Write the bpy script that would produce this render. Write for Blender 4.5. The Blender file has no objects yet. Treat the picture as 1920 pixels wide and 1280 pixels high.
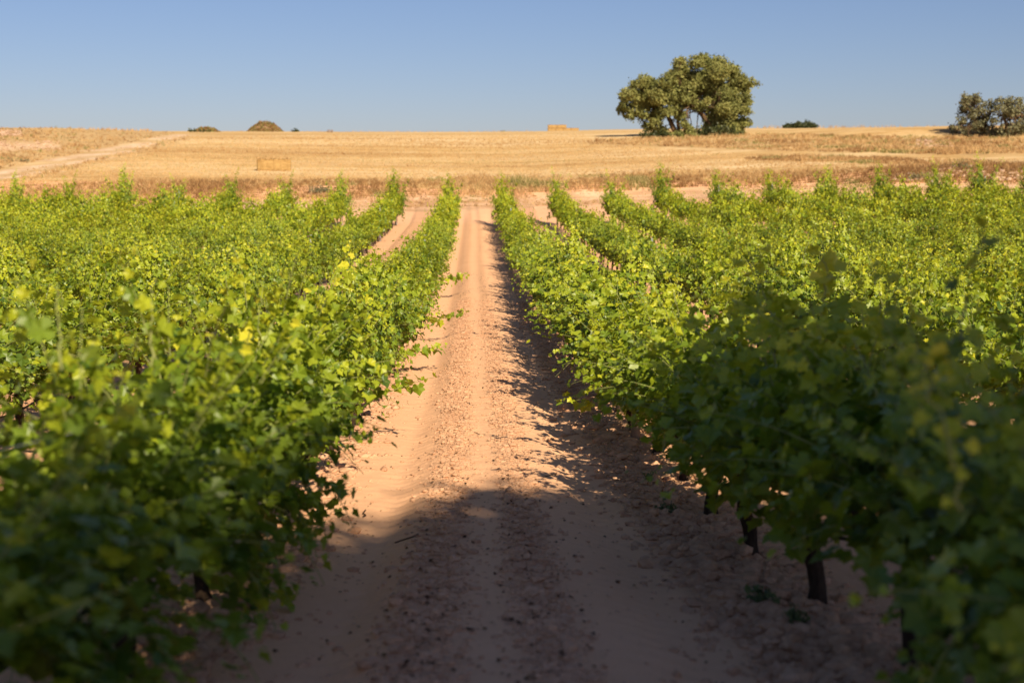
import bpy, math, random
import numpy as np
from mathutils import Vector

# ------------------------------------------------------------------ camera, sky, sun, exposure
sc = bpy.context.scene
col = sc.collection
FPX = 2667.0                                   # focal length in pixels of the 1920 wide photograph
PITCH = math.atan(290/FPX); YAW = math.atan(72/FPX)
CX, CZ = -0.155, 2.6
cd = bpy.data.cameras.new('camera'); cam = bpy.data.objects.new('camera', cd); col.objects.link(cam)
cam.location = (CX, 0, CZ); cam.rotation_euler = (math.pi/2-PITCH, 0, -YAW)
cd.lens = 50; cd.sensor_width = 36; cd.clip_end = 6000; cd.clip_start = 0.05
cd.dof.use_dof = True; cd.dof.focus_distance = 15.5; cd.dof.aperture_fstop = 2.3
sc.camera = cam

SUNV = Vector((0.50, -1.20, 0.95)).normalized()    # towards the sun
ELEV = math.asin(SUNV.z); AZ = math.atan2(SUNV.x, SUNV.y)
w = bpy.data.worlds.new('World'); sc.world = w; w.use_nodes = True
nt = w.node_tree; nt.nodes.clear()
sky = nt.nodes.new('ShaderNodeTexSky'); sky.sky_type = 'NISHITA'; sky.sun_disc = False
sky.sun_elevation = ELEV; sky.sun_rotation = AZ; sky.air_density = 1.0; sky.dust_density = 0.5; sky.ozone_density = 7.5
bg = nt.nodes.new('ShaderNodeBackground'); bg.inputs['Strength'].default_value = 0.060
tint = nt.nodes.new('ShaderNodeMix'); tint.data_type = 'RGBA'; tint.blend_type = 'MULTIPLY'; tint.inputs[0].default_value = 1; tint.inputs[7].default_value = (1.12, .915, .93, 1)
wo = nt.nodes.new('ShaderNodeOutputWorld')
nt.links.new(sky.outputs[0], tint.inputs[6]); nt.links.new(tint.outputs[2], bg.inputs[0]); nt.links.new(bg.outputs[0], wo.inputs[0])
sd = bpy.data.lights.new('sun', 'SUN'); sd.energy = 5.0; sd.angle = math.radians(0.53); sd.color = (1.0, 0.85, 0.62)
sun = bpy.data.objects.new('sun', sd); col.objects.link(sun)
sun.rotation_euler = (-SUNV).to_track_quat('-Z', 'Y').to_euler(); sun.location = (20, -26, 40)
vs = sc.view_settings; vs.view_transform = 'Standard'; vs.look = 'None'; vs.exposure = 0.6; vs.gamma = 1.0
sc.cycles.max_bounces = 8; sc.cycles.transparent_max_bounces = 4

# ------------------------------------------------------------------ helpers
R = np.random.default_rng(11)
def tag(o, label=None, cat=None, group=None, kind=None):
    if label: o['label'] = label
    if cat: o['category'] = cat
    if group: o['group'] = group
    if kind: o['kind'] = kind
    return o
def empty(name, loc, rz=0):
    o = bpy.data.objects.new(name, None); col.objects.link(o); o.location = loc; o.rotation_euler = (0, 0, rz)
    o.empty_display_size = .2
    return o
class MB:
    """collects triangles and quads, then links them as ONE mesh object"""
    def __init__(s): s.v = []; s.f = []; s.t = []; s.m = []; s.sm = []; s.n = 0
    def add(s, v, f, tint=0.5, mat=0, smooth=False):
        v = np.asarray(v, float).reshape(-1, 3); f = np.asarray(f, int)
        s.v.append(v); s.f.append(f+s.n)
        s.t.append(np.full(len(v), tint) if np.isscalar(tint) else np.asarray(tint, float))
        s.m.append(np.full(len(f), mat)); s.sm.append(np.full(len(f), smooth)); s.n += len(v)
    def mesh(s, name, mats):
        me = bpy.data.meshes.new(name)
        v = np.concatenate(s.v); t = np.concatenate(s.t)
        me.vertices.add(len(v)); me.vertices.foreach_set('co', v.ravel())
        fl = [f.ravel() for f in s.f]; cnt = np.concatenate([np.full(len(f), f.shape[1]) for f in s.f])
        loops = np.concatenate(fl)
        me.loops.add(len(loops)); me.loops.foreach_set('vertex_index', loops)
        me.polygons.add(len(cnt)); st = np.concatenate([[0], np.cumsum(cnt)[:-1]])
        me.polygons.foreach_set('loop_start', st); me.polygons.foreach_set('loop_total', cnt)
        me.polygons.foreach_set('material_index', np.concatenate(s.m).astype(int))
        me.polygons.foreach_set('use_smooth', np.concatenate(s.sm).astype(bool))
        a = me.attributes.new('tint', 'FLOAT', 'POINT'); a.data.foreach_set('value', t)
        for m in (mats if isinstance(mats, (list, tuple)) else [mats]): me.materials.append(m)
        me.update(); me.validate()
        return me
    def build(s, name, mats, parent=None):
        o = bpy.data.objects.new(name, s.mesh(name, mats)); col.objects.link(o)
        if parent: o.parent = parent
        return o
def unit(a): return a/np.maximum(np.linalg.norm(a, axis=-1, keepdims=True), 1e-9)
def tube(mb, P, r, sides=6, tint=.5, mat=0, rough=0):
    P = np.asarray(P, float); n = len(P); r = np.full(n, r) if np.isscalar(r) else np.asarray(r, float)
    T = unit(np.gradient(P, axis=0)); ref = np.array([.21, .35, .9]) if abs(T[0][2]) < .8 else np.array([1., .1, 0])
    A = unit(np.cross(T, ref)); B = np.cross(T, A)
    th = np.arange(sides)/sides*2*np.pi
    rr = r[:, None]*(1+rough*(R.random((n, sides))-.5))
    V = P[:, None]+rr[..., None]*(np.cos(th)[None, :, None]*A[:, None]+np.sin(th)[None, :, None]*B[:, None])
    i = np.arange(n-1)[:, None]; j = np.arange(sides)[None]; k = (j+1) % sides
    F = np.stack([i*sides+j, i*sides+k, (i+1)*sides+k, (i+1)*sides+j], -1).reshape(-1, 4)
    mb.add(V, F, tint, mat, True)
    c = np.vstack([V[0], P[:1]]); mb.add(c, [[(a+1) % sides, a, sides] for a in range(sides)], tint, mat)
    c = np.vstack([V[-1], P[-1:]]); mb.add(c, [[a, (a+1) % sides, sides] for a in range(sides)], tint, mat)
def hsh(ix, iy, seed):
    h = (ix.astype(np.int64)*374761393+iy.astype(np.int64)*668265263+seed*982451653) & 0xffffffff
    h = ((h ^ (h >> 13))*1274126177) & 0xffffffff
    return ((h ^ (h >> 16)) & 0xffff)/65535.0
def vnoise(x, y, seed=0):
    x = np.asarray(x, float); y = np.asarray(y, float)
    ix, iy = np.floor(x), np.floor(y); fx, fy = x-ix, y-iy
    fx = fx*fx*(3-2*fx); fy = fy*fy*(3-2*fy)
    a, b = hsh(ix, iy, seed), hsh(ix+1, iy, seed); c, d = hsh(ix, iy+1, seed), hsh(ix+1, iy+1, seed)
    return (a*(1-fx)+b*fx)*(1-fy)+(c*(1-fx)+d*fx)*fy-.5
def sst(x, a, b):
    t = np.clip((np.asarray(x, float)-a)/(b-a), 0, 1); return t*t*(3-2*t)

# ---- camera geometry used to lay the place out
def ray(px, py):
    X = (px-960)/FPX; Y = -(py-640)/FPX
    fy = math.cos(PITCH)+Y*math.sin(PITCH); fz = -math.sin(PITCH)+Y*math.cos(PITCH)
    c, s = math.cos(YAW), math.sin(YAW)
    return np.array([X*c+fy*s, -X*s+fy*c, fz])
def P(px, py, d):
    r = ray(px, py); t = d/r[1]; return np.array([CX+t*r[0], d, CZ+t*r[2]])
def proj(x, y, z):
    x = np.asarray(x)-CX; z = np.asarray(z)-CZ; y = np.asarray(y)
    c, s = math.cos(YAW), math.sin(YAW)
    X = x*c-y*s; D = x*s+y*c
    f = D*math.cos(PITCH)-z*math.sin(PITCH); u = D*math.sin(PITCH)+z*math.cos(PITCH)
    f = np.where(f < .05, np.nan, f)
    return 960+FPX*X/f, 640-FPX*u/f

# ------------------------------------------------------------------ terrain
PROF = [(-60, -1.3), (0, -1.33), (3, -1.53), (4.9, -1.73), (6.1, -1.87), (7.8, -2.06), (9.4, -2.16), (10.7, -2.24), (12, -2.29),
        (13.8, -2.36), (20, -2.55), (30, -2.70), (45, -2.66), (60, -2.35), (75, -1.95), (80, -1.5), (87.5, -.85), (91.3, .30),
        (100, .72), (109, 1.22), (130, 2.5), (150, 3.8), (180, 5.95), (250, 9.2), (330, 12.4), (400, 15.15), (520, 18), (800, 20), (2500, 20)]
_py, _pz = zip(*PROF)
_ty = np.arange(-60, 2500, .25); _tz = np.interp(_ty, _py, _pz)
_k = np.hanning(11); _k /= _k.sum(); _s1 = np.convolve(np.pad(_tz, 5, 'edge'), _k, 'valid')
_k = np.hanning(83); _k /= _k.sum(); _s2 = np.convolve(np.pad(_tz, 41, 'edge'), _k, 'valid')
_wt = sst(_ty, 96, 112); _tz = _s1*(1-_wt)+_s2*_wt
def g0(x, y):
    """the large shape of the land"""
    x = np.asarray(x, float); y = np.asarray(y, float)
    ys = y+1.6*vnoise(x/9., x*0+3.3, 5)*sst(y, 70, 85)*2
    z = CZ+np.interp(ys, _ty, _tz)
    z = z+.035*np.maximum(0, x-4)*sst(y, 30, 80)*(1-.55*sst(y, 100, 220))*np.clip(60/np.maximum(x, 60), 0, 1)
    z = z+.5*vnoise(x/34, y/41, 1)*sst(y, 90, 140)
    # the weedy terrace below the holm oaks on the right, and the raised verge on the left
    ty = 172-.42*(x-14)
    z = z+1.0*sst(x, 34, 48)*(sst(y, ty-7, ty+2)-1*sst(y, ty-30, ty+60))
    z = z+1.2*sst(-x-.2*y, 12, 22)*sst(y, 95, 150)*(1-.7*sst(y, 220, 330))
    return z
def roughness(x, y):
    xp = x-(.03*np.sin(y*.11)+.012*np.sin(y*.57+1)); xa = np.abs(((x+1.4) % 2.8)-1.4)
    c = np.where(np.abs(x) < 1.4, np.maximum(sst(x, .78, .98), sst(-x, 1.12, 1.3)), sst(xa, .75, .5))
    b = np.exp(-((xp+.36)/.14)**2)+.85*np.exp(-((xp-.12)/.12)**2)
    return np.clip(.10+.9*c+.8*b*(np.abs(x) < 1.4)+.25*(np.abs(x) > 1.4), 0, 1)
def gfine(x, y):
    """ruts, clods and ripples on top of it"""
    x = np.asarray(x, float); y = np.asarray(y, float)
    xa = np.abs(((x+1.4) % 2.8)-1.4)              # distance from the nearest vine row
    inr = (1-sst(y, 76, 84))
    wob = .03*np.sin(y*.11)+.012*np.sin(y*.57+1)
    xp = x-wob
    rut = -.026*np.exp(-((xp+.74)/.20)**2)-.030*np.exp(-((xp-.52)/.17)**2)
    tread = .009*np.sin(y*34+xp*14)*(np.exp(-((xp+.62)/.16)**2)+.7*np.exp(-((xp-.55)/.14)**2))
    clod = sst(1.4-xa, 0, .1)*0+ (sst(xa, .75, .45))
    rough = .12+.9*roughness(x, y)
    near = (1-sst(y, 28, 60))
    nz = (.035*vnoise(x*3.1, y*3.1, 21)+.036*vnoise(x*9, y*9, 22)+.030*vnoise(x*21, y*21, 23)*(1-sst(y, 14, 30)))*rough*near
    return inr*(rut+tread*near+nz+.07*clod)+.10*vnoise(x/1.3, y/1.3, 31)*sst(y, 76, 90)*(1-sst(y, 150, 260))
def g(x, y): return g0(x, y)+gfine(x, y)
def ground_at(px, py, lo=3., hi=900.):
    r = ray(px, py); ts = np.geomspace(lo, hi, 900); X = CX+r[0]*ts; Y = r[1]*ts; Z = CZ+r[2]*ts
    b = Z-g0(X, Y) < 0
    if not b.any(): return None
    i = int(np.argmax(b)); return float(X[i]), float(Y[i])

def inpoly(px, py, poly):
    px = np.asarray(px, float); py = np.asarray(py, float); ins = np.zeros(px.shape, bool)
    n = len(poly)
    with np.errstate(all='ignore'):
        for i in range(n):
            x1, y1 = poly[i]; x2, y2 = poly[(i+1) % n]
            c = ((y1 > py) != (y2 > py)) & (px < (x2-x1)*(py-y1)/(y2-y1+1e-12)+x1)
            ins ^= c
    return ins
# plan shapes of the weedy places, given where the photograph shows them
WEED = {
 'bank': [(-300, 352), (150, 347), (300, 343), (640, 338), (900, 334), (1200, 327), (1400, 320), (1700, 312), (2200, 300),
          (2200, 346), (1500, 346), (1300, 353), (1000, 364), (700, 373), (500, 379), (-300, 384)],
 'terrace': [(1085, 268), (1150, 262), (1210, 257), (1390, 251), (1500, 252), (1640, 256), (1760, 258), (2200, 262), (2200, 285),
             (1840, 289), (1780, 291), (1640, 287), (1450, 283), (1280, 276), (1100, 270)],
 'strip': [(1395, 297), (1500, 293), (1640, 297), (1730, 300), (1735, 308), (1640, 308), (1530, 303), (1400, 301)],
 'rocky': [(1700, 313), (1740, 303), (1800, 300), (1850, 304), (1930, 309), (2200, 309), (2200, 348), (1640, 340)],
 'verge': [(-400, 240), (262, 240), (332, 251), (300, 256), (150, 288), (0, 317), (-400, 390)],
 'lower_verge': [(-400, 440), (0, 341), (100, 320), (200, 295), (264, 279), (332, 260), (360, 252), (345, 263), (290, 281), (200, 303), (90, 330), (0, 350), (-400, 450)],
 'median': [(-400, 416), (0, 329), (100, 307), (200, 283), (262, 271), (320, 257), (330, 257), (260, 275), (200, 290), (100, 315), (0, 336), (-400, 425)],
}
TRACK = [(-400, 400), (0, 321), (100, 300), (200, 278), (260, 267), (310, 255), (345, 250), (352, 253), (332, 260), (264, 279), (200, 295), (100, 320), (0, 341), (-400, 437)]
LOWTRACK = [(-400, 384), (500, 378), (700, 371), (1000, 362), (1300, 351), (1500, 344), (2200, 344), (2200, 356), (1500, 358), (1300, 374), (1000, 388), (850, 396), (600, 398), (-400, 400)]

def axis_x():
    a = list(np.arange(0, 3.0, .032)); s = .032
    while a[-1] < 900: s *= 1.052; a.append(a[-1]+s)
    a = np.array(a); return np.concatenate([-a[:0:-1], a])
def axis_y():
    a = list(np.arange(2, 17, .036)); s = .036
    while a[-1] < 2300: s *= 1.0125; a.append(a[-1]+s)
    return np.concatenate([np.linspace(-50, 1.5, 60), a])
gx, gy = axis_x(), axis_y(); NX, NY = len(gx), len(gy)
XX, YY = np.meshgrid(gx, gy); ZZ = g(XX, YY)
PX, PY = proj(XX, YY, g0(XX, YY))
jx = 14*vnoise(XX/2.3, YY/2.3, 61); jy = 5*vnoise(XX/3.1, YY/3.1, 62)
weed = np.zeros(XX.shape)
for k, pl in WEED.items(): weed[inpoly(PX+jx, PY+jy*.8, pl) & (YY > 60)] = 1
BAREP = [(-300, 264), (105, 266), (118, 275), (100, 283), (-300, 286)]
bare = inpoly(PX+jx*.5, PY+jy*.3, BAREP) & (YY > 60); weed[bare] = 0
track = (inpoly(PX+jx*.3, PY+jy*.15, TRACK) & (YY > 60)).astype(float)*(1-.75*inpoly(PX+jx*.3, PY+jy*.15, WEED['median']))
track[bare] = .7
low = (inpoly(PX+jx*.5, PY+jy*.6, LOWTRACK) & (YY > 60)).astype(float)
def grid(name, rows, mats, attrs, lift=0):
    a, b = rows; xx, yy, zz = XX[a:b], YY[a:b], ZZ[a:b]+lift
    n = b-a; i = np.arange(n-1)[:, None]*NX; j = np.arange(NX-1)[None]
    F = np.stack([i+j, i+j+1, i+NX+j+1, i+NX+j], -1).reshape(-1, 4)
    mb = MB(); mb.add(np.stack([xx, yy, zz], -1), F, 0.5, 0, True)
    o = mb.build(name, mats)
    for k, v in attrs.items():
        at = o.data.attributes.new(k, 'FLOAT', 'POINT'); at.data.foreach_set('value', v[a:b].ravel())
    return o

# ------------------------------------------------------------------ materials
class NM:
    def __init__(s, name):
        s.m = bpy.data.materials.new(name); s.m.use_nodes = True; s.t = s.m.node_tree; s.t.nodes.clear()
        s.out = s.n('ShaderNodeOutputMaterial')
    def n(s, t, **kw):
        q = s.t.nodes.new(t)
        for k, v in kw.items():
            if k.startswith('i_'): q.inputs[k[2:].replace('_', ' ')].default_value = v
            else: setattr(q, k, v)
        return q
    def l(s, a, b): s.t.links.new(a, b)
    def noise(s, scale, detail=4, rough=.6, vec=None, stretch=None, obj=True):
        q = s.n('ShaderNodeTexNoise'); q.inputs['Scale'].default_value = scale; q.inputs['Detail'].default_value = detail
        q.inputs['Roughness'].default_value = rough
        co = s.n('ShaderNodeTexCoord').outputs['Object']
        if stretch:
            mp = s.n('ShaderNodeMapping'); mp.inputs['Scale'].default_value = stretch; s.l(co, mp.inputs[0]); co = mp.outputs[0]
        s.l(co, q.inputs['Vector']); return q.outputs['Fac']
    def ramp(s, fac, stops):
        q = s.n('ShaderNodeValToRGB'); e = q.color_ramp.elements
        while len(e) < len(stops): e.new(.5)
        for el, (p, c) in zip(e, stops): el.position = p; el.color = (*c, 1) if not np.isscalar(c) else (c, c, c, 1)
        s.l(fac, q.inputs[0]); return q.outputs[0]
    def mix(s, a, b, f, mode='MIX'):
        q = s.n('ShaderNodeMix', data_type='RGBA', blend_type=mode)
        for v, i in ((f, 0), (a, 6), (b, 7)):
            if hasattr(v, 'is_linked') or hasattr(v, 'links'): s.l(v, q.inputs[i])
            else: q.inputs[i].default_value = v if i == 0 else (*v, 1)
        return q.outputs[2]
    def math(s, op, a, b=0.5):
        q = s.n('ShaderNodeMath', operation=op)
        for v, i in ((a, 0), (b, 1)):
            if hasattr(v, 'links'): s.l(v, q.inputs[i])
            else: q.inputs[i].default_value = v
        return q.outputs[0]
    def attr(s, name): return s.n('ShaderNodeAttribute', attribute_name=name).outputs['Fac']
    def bsdf(s, colr, rough=.9, spec=.2, bump=None, dist=.02, strength=1.):
        q = s.n('ShaderNodeBsdfPrincipled'); q.inputs['Roughness'].default_value = rough; q.inputs['Specular IOR Level'].default_value = spec
        if hasattr(colr, 'links'): s.l(colr, q.inputs['Base Color'])
        else: q.inputs['Base Color'].default_value = (*colr, 1)
        if bump is not None:
            b = s.n('ShaderNodeBump'); b.inputs['Distance'].default_value = dist; b.inputs['Strength'].default_value = strength
            s.l(bump, b.inputs['Height']); s.l(b.outputs[0], q.inputs['Normal'])
        return q
    def fin(s, sh): s.l(sh.outputs[0], s.out.inputs[0]); return s.m

def mat_soil():
    m = NM('soil')
    n1 = m.noise(.9, 5); n2 = m.noise(14, 6, .7); n3 = m.noise(70, 3, .7)
    base = m.ramp(n1, [(.3, (.66, .36, .19)), (.5, (.76, .42, .225)), (.7, (.80, .46, .265))])
    base = m.mix(base, m.ramp(n2, [(.3, (.52, .27, .15)), (.5, (.72, .41, .23)), (.72, (.80, .50, .31))]), .45)
    base = m.mix(base, m.ramp(n3, [(.30, (.34, .16, .085)), (.42, (.70, .40, .23)), (.64, (.76, .45, .27)), (.78, (.76, .52, .35))]), .35)
    lane = m.math('SUBTRACT', 1., m.attr('rough')); base = m.mix(base, (.76, .45, .265), m.math('MULTIPLY', lane, .55))
    base = m.mix(base, m.ramp(m.noise(.55, 7, .75, stretch=(.35, 1, 1)), [(.40, (.38, .22, .11)), (.50, (.54, .34, .19)), (.58, (.70, .46, .29)), (.7, (.74, .52, .35))]), m.math('MULTIPLY', m.attr('low'), .8))
    v = m.n('ShaderNodeTexVoronoi'); v.inputs['Scale'].default_value = 34; m.l(m.n('ShaderNodeTexCoord').outputs['Object'], v.inputs['Vector'])
    h = m.math('ADD', m.math('ADD', n2, n3), m.math('MULTIPLY', v.outputs['Distance'], .5)); h = m.math('MULTIPLY', h, m.attr('rough'))
    return m.fin(m.bsdf(base, 1, .05, h, .030, .9))
def mat_field():
    m = NM('stubble')
    s1 = m.noise(.16, 6, .65, stretch=(.24, 1., 1)); s2 = m.noise(.8, 6, .75, stretch=(.3, 1.0, 1)); s3 = m.noise(2.2, 6, .8, stretch=(.4, 1, 1))
    a = m.ramp(s1, [(.43, (.34, .19, .065)), (.48, (.46, .285, .11)), (.525, (.56, .375, .155)), (.58, (.70, .53, .31))])
    b = m.ramp(s2, [(.42, (.30, .16, .06)), (.49, (.54, .355, .14)), (.57, (.78, .62, .38))])
    a = m.mix(a, b, .42); a = m.mix(a, m.ramp(m.noise(.045, 5, .6, stretch=(.35, 1.3, 1)), [(.43, (.40, .23, .085)), (.5, (.56, .37, .155)), (.56, (.78, .61, .37))]), .34); a = m.mix(a, m.ramp(s3, [(.3, (.34, .18, .06)), (.5, (.60, .38, .15)), (.7, (.80, .60, .34))]), .3)
    wd = m.ramp(m.noise(.5, 7, .75), [(.3, (.27, .165, .075)), (.45, (.46, .30, .135)), (.6, (.60, .41, .20)), (.75, (.32, .24, .09))])
    a = m.mix(a, wd, m.math('MULTIPLY', m.attr('weed'), .95))
    tr = m.ramp(m.noise(.8, 6, .7, stretch=(1, .4, 1)), [(.35, (.50, .32, .18)), (.5, (.66, .47, .31)), (.7, (.80, .64, .47))])
    a = m.mix(a, tr, m.math('MULTIPLY', m.attr('track'), .9))
    return m.fin(m.bsdf(a, 1, .05, m.noise(9, 3, .7), .03, .6))
M = {}
M['soil'] = mat_soil(); M['field'] = mat_field()
def mat_leaf(name, stops, trans, tf=.38, rough=.48, spec=.35, rnd=.25):
    m = NM(name); t = m.attr('tint')
    oi = m.n('ShaderNodeObjectInfo').outputs['Random']
    t2 = m.math('ADD', t, m.math('MULTIPLY', m.math('SUBTRACT', oi, .5), rnd))
    c = m.ramp(t2, stops); q = m.bsdf(c, rough, spec)
    tr = m.n('ShaderNodeBsdfTranslucent'); m.l(m.ramp(t2, trans), tr.inputs[0])
    mx = m.n('ShaderNodeMixShader'); mx.inputs[0].default_value = tf
    m.l(q.outputs[0], mx.inputs[1]); m.l(tr.outputs[0], mx.inputs[2]); return m.fin(mx)
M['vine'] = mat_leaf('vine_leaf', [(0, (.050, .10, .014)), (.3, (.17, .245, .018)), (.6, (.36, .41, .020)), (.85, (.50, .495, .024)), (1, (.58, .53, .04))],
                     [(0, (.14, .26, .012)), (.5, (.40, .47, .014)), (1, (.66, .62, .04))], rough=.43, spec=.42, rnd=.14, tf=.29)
M['oak'] = mat_leaf('holm_oak_leaf', [(0, (.06, .07, .02)), (.5, (.20, .21, .06)), (1, (.34, .32, .10))], [(0, (.08, .09, .02)), (1, (.22, .22, .05))], .15, .6, .25)
M['grey_oak'] = mat_leaf('grey_oak_leaf', [(0, (.08, .085, .042)), (.5, (.16, .155, .08)), (1, (.27, .25, .13))], [(0, (.08, .09, .03)), (1, (.2, .2, .08))], .12, .6, .25)
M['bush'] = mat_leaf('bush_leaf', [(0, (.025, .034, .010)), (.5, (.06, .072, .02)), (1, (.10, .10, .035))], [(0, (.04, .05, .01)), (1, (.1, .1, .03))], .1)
M['grass'] = mat_leaf('dry_grass', [(0, (.12, .06, .025)), (.3, (.33, .185, .08)), (.6, (.52, .33, .15)), (.85, (.70, .50, .26)), (.9, (.24, .22, .07)), (1, (.15, .17, .05))],
                      [(0, (.3, .18, .08)), (.8, (.7, .5, .2)), (1, (.25, .28, .08))], .25, .8, .1, 0)
M['weed'] = mat_leaf('green_weed', [(0, (.08, .10, .03)), (1, (.2, .24, .08))], [(0, (.06, .1, .02)), (1, (.15, .2, .05))], .2)
def mat_simple(name, a, b, scale, rough=.9, bumpd=.01, spec=.2, stretch=None):
    m = NM(name); n = m.noise(scale, 5, .7, stretch=stretch); return m.fin(m.bsdf(m.ramp(n, [(.3, a), (.7, b)]), rough, spec, n, bumpd, 1))
M['bark'] = mat_simple('vine_bark', (.020, .012, .008), (.075, .048, .030), 30, stretch=(1, 1, .25))
M['oak_bark'] = mat_simple('oak_bark', (.05, .032, .02), (.22, .14, .075), 6, stretch=(1, 1, .3))
M['cane'] = mat_simple('green_cane', (.16, .20, .05), (.30, .30, .10), 20, .6, .001)
M['steel'] = mat_simple('galvanised_steel', (.25, .26, .27), (.45, .46, .47), 20, .45, .001, .5)
M['hose'] = mat_simple('black_hose', (.012, .012, .012), (.03, .028, .026), 12, .55, .001)
M['straw'] = mat_simple('baled_straw', (.25, .145, .048), (.52, .345, .14), 5, 1, .05, stretch=(.5, .5, 3))
M['twine'] = mat_simple('twine', (.30, .18, .07), (.36, .22, .09), 3)
M['stone'] = mat_simple('stone', (.36, .185, .10), (.68, .42, .26), 9, .95, .01)
M['rock'] = mat_simple('rock', (.30, .18, .11), (.66, .46, .32), 2.2, .95, .05)
M['earth'] = mat_simple('earth', (.28, .16, .09), (.52, .34, .21), .6, 1, .15)
M['litter'] = mat_leaf('litter_and_gravel_shade', [(0, (.03, .018, .01)), (.5, (.10, .055, .03)), (1, (.30, .17, .08))], [(0, (.1, .05, .02)), (1, (.2, .1, .05))], .05, .9, .1, 0)
M['berry'] = mat_simple('green_berry', (.20, .28, .06), (.30, .36, .10), 15, .35, .0005, .4)
M['wood'] = mat_simple('weathered_wood', (.20, .13, .09), (.42, .31, .23), 12, .9, .004, stretch=(1, 1, .2))

# ------------------------------------------------------------------ ground and field
R0 = int(np.argmax(gy > 90.5))
tag(grid('ground', (0, R0+1), M['soil'], {'low': low, 'rough': roughness(XX, YY)}), kind='structure')
tag(grid('stubble_field', (R0, NY), M['field'], {'weed': weed, 'track': track}), kind='structure')

# ------------------------------------------------------------------ leaves
HALF = [(-.18, .20), (-.09, .46), (.14, .56), (.26, .39), (.54, .58), (.66, .29)]
OUT = [(0.02, 0.0)]+HALF+[(1.0, 0.0)]+[(a, -b) for a, b in HALF[::-1]]
LU = np.array([(.32, 0.0)]+OUT)                     # centre + 14 outline points
LF = np.array([(0, i, i % 14+1) for i in range(1, 15)])
SU = np.array([(0, 0), (.15, .48), (.7, .45), (1, 0), (.7, -.45), (.15, -.48)]); SF = np.array([(0, 1, 2), (0, 2, 3), (0, 3, 4), (0, 4, 5)])
def leaves(mb, pos, mid, nor, size, tint, simple=False, mat=0):
    pos = np.asarray(pos); N = len(pos); U, Fc = (SU, SF) if simple else (LU, LF)
    mid = unit(mid-nor*np.sum(mid*nor, -1, keepdims=True)); side = np.cross(nor, mid)
    u, v = U[:, 0], U[:, 1]
    fold = R.uniform(.1, .9, N)[:, None]; curl = R.uniform(-.1, .55, N)[:, None]
    h = fold*np.abs(v)[None]*.55-fold*.12-curl*(u-.3)[None]**2*.8+.06*R.standard_normal((N, len(u)))
    V = pos[:, None]+size[:, None, None]*(u[None, :, None]*mid[:, None]+v[None, :, None]*side[:, None]*R.uniform(.85, 1.1, N)[:, None, None]+h[..., None]*nor[:, None])
    F = (Fc[None]+(np.arange(N)*len(U))[:, None, None]).reshape(-1, 3)
    mb.add(V, F, np.repeat(tint, len(U)), mat)
def shoot_path(o, d, L, droop, n=14, wig=.06):
    p = np.array(o, float); d = np.array(d, float); pts = [p.copy()]
    for i in range(n):
        d = d+np.array([0, 0, -droop])*(i/n+.25)*(1.8/n)*2+R.normal(0, wig, 3)
        d /= np.linalg.norm(d); p = p+d*L/n; pts.append(p.copy())
    return np.array(pts)
def shoot_leaves(mb, pts, L, size=.115, step=.055, tint=.45, jit=.05, simple=False, mat=0, zmin=.16, up=.55, flare=0):
    n = max(3, int(L/step)); t = (np.arange(n)+R.random(n)*.8)/n; t = np.clip(t, 0, .999)
    k = t*(len(pts)-1); i = k.astype(int); f = (k-i)[:, None]; c = pts[i]*(1-f)+pts[i+1]*f; T = unit(pts[i+1]-pts[i])
    alt = np.where(np.arange(n) % 2 == 0, 1., -1.)[:, None]
    ref = np.array([0, 0, 1.]); S = np.cross(T, ref); S = unit(S+1e-3)*alt
    pet = unit(S*.9+T*.35+R.normal(0, .45, (n, 3))+[0, 0, .15])
    s = size*(1-.62*np.clip((t-.62)/.38, 0, 1))*R.uniform(.42, 1.3, n)
    pos = c+pet*(s*.55)[:, None]+R.normal(0, jit, (n, 3))
    outw = unit(pos*[1, .25, 0]+1e-3)
    nor = unit(outw*.5+np.array([0, 0, up])+[.2, -.5, .0]+R.normal(0, .46, (n, 3)))
    mid = unit(pet*.7+[0, 0, -.65]+R.normal(0, .3, (n, 3)))
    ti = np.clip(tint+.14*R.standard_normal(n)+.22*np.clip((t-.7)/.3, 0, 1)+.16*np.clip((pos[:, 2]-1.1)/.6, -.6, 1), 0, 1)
    keep = pos[:, 2] > zmin+flare*np.abs(pos[:, 0])*R.uniform(.6, 1.1, n)
    leaves(mb, pos[keep], mid[keep], nor[keep], s[keep], ti[keep], simple, mat)

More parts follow.
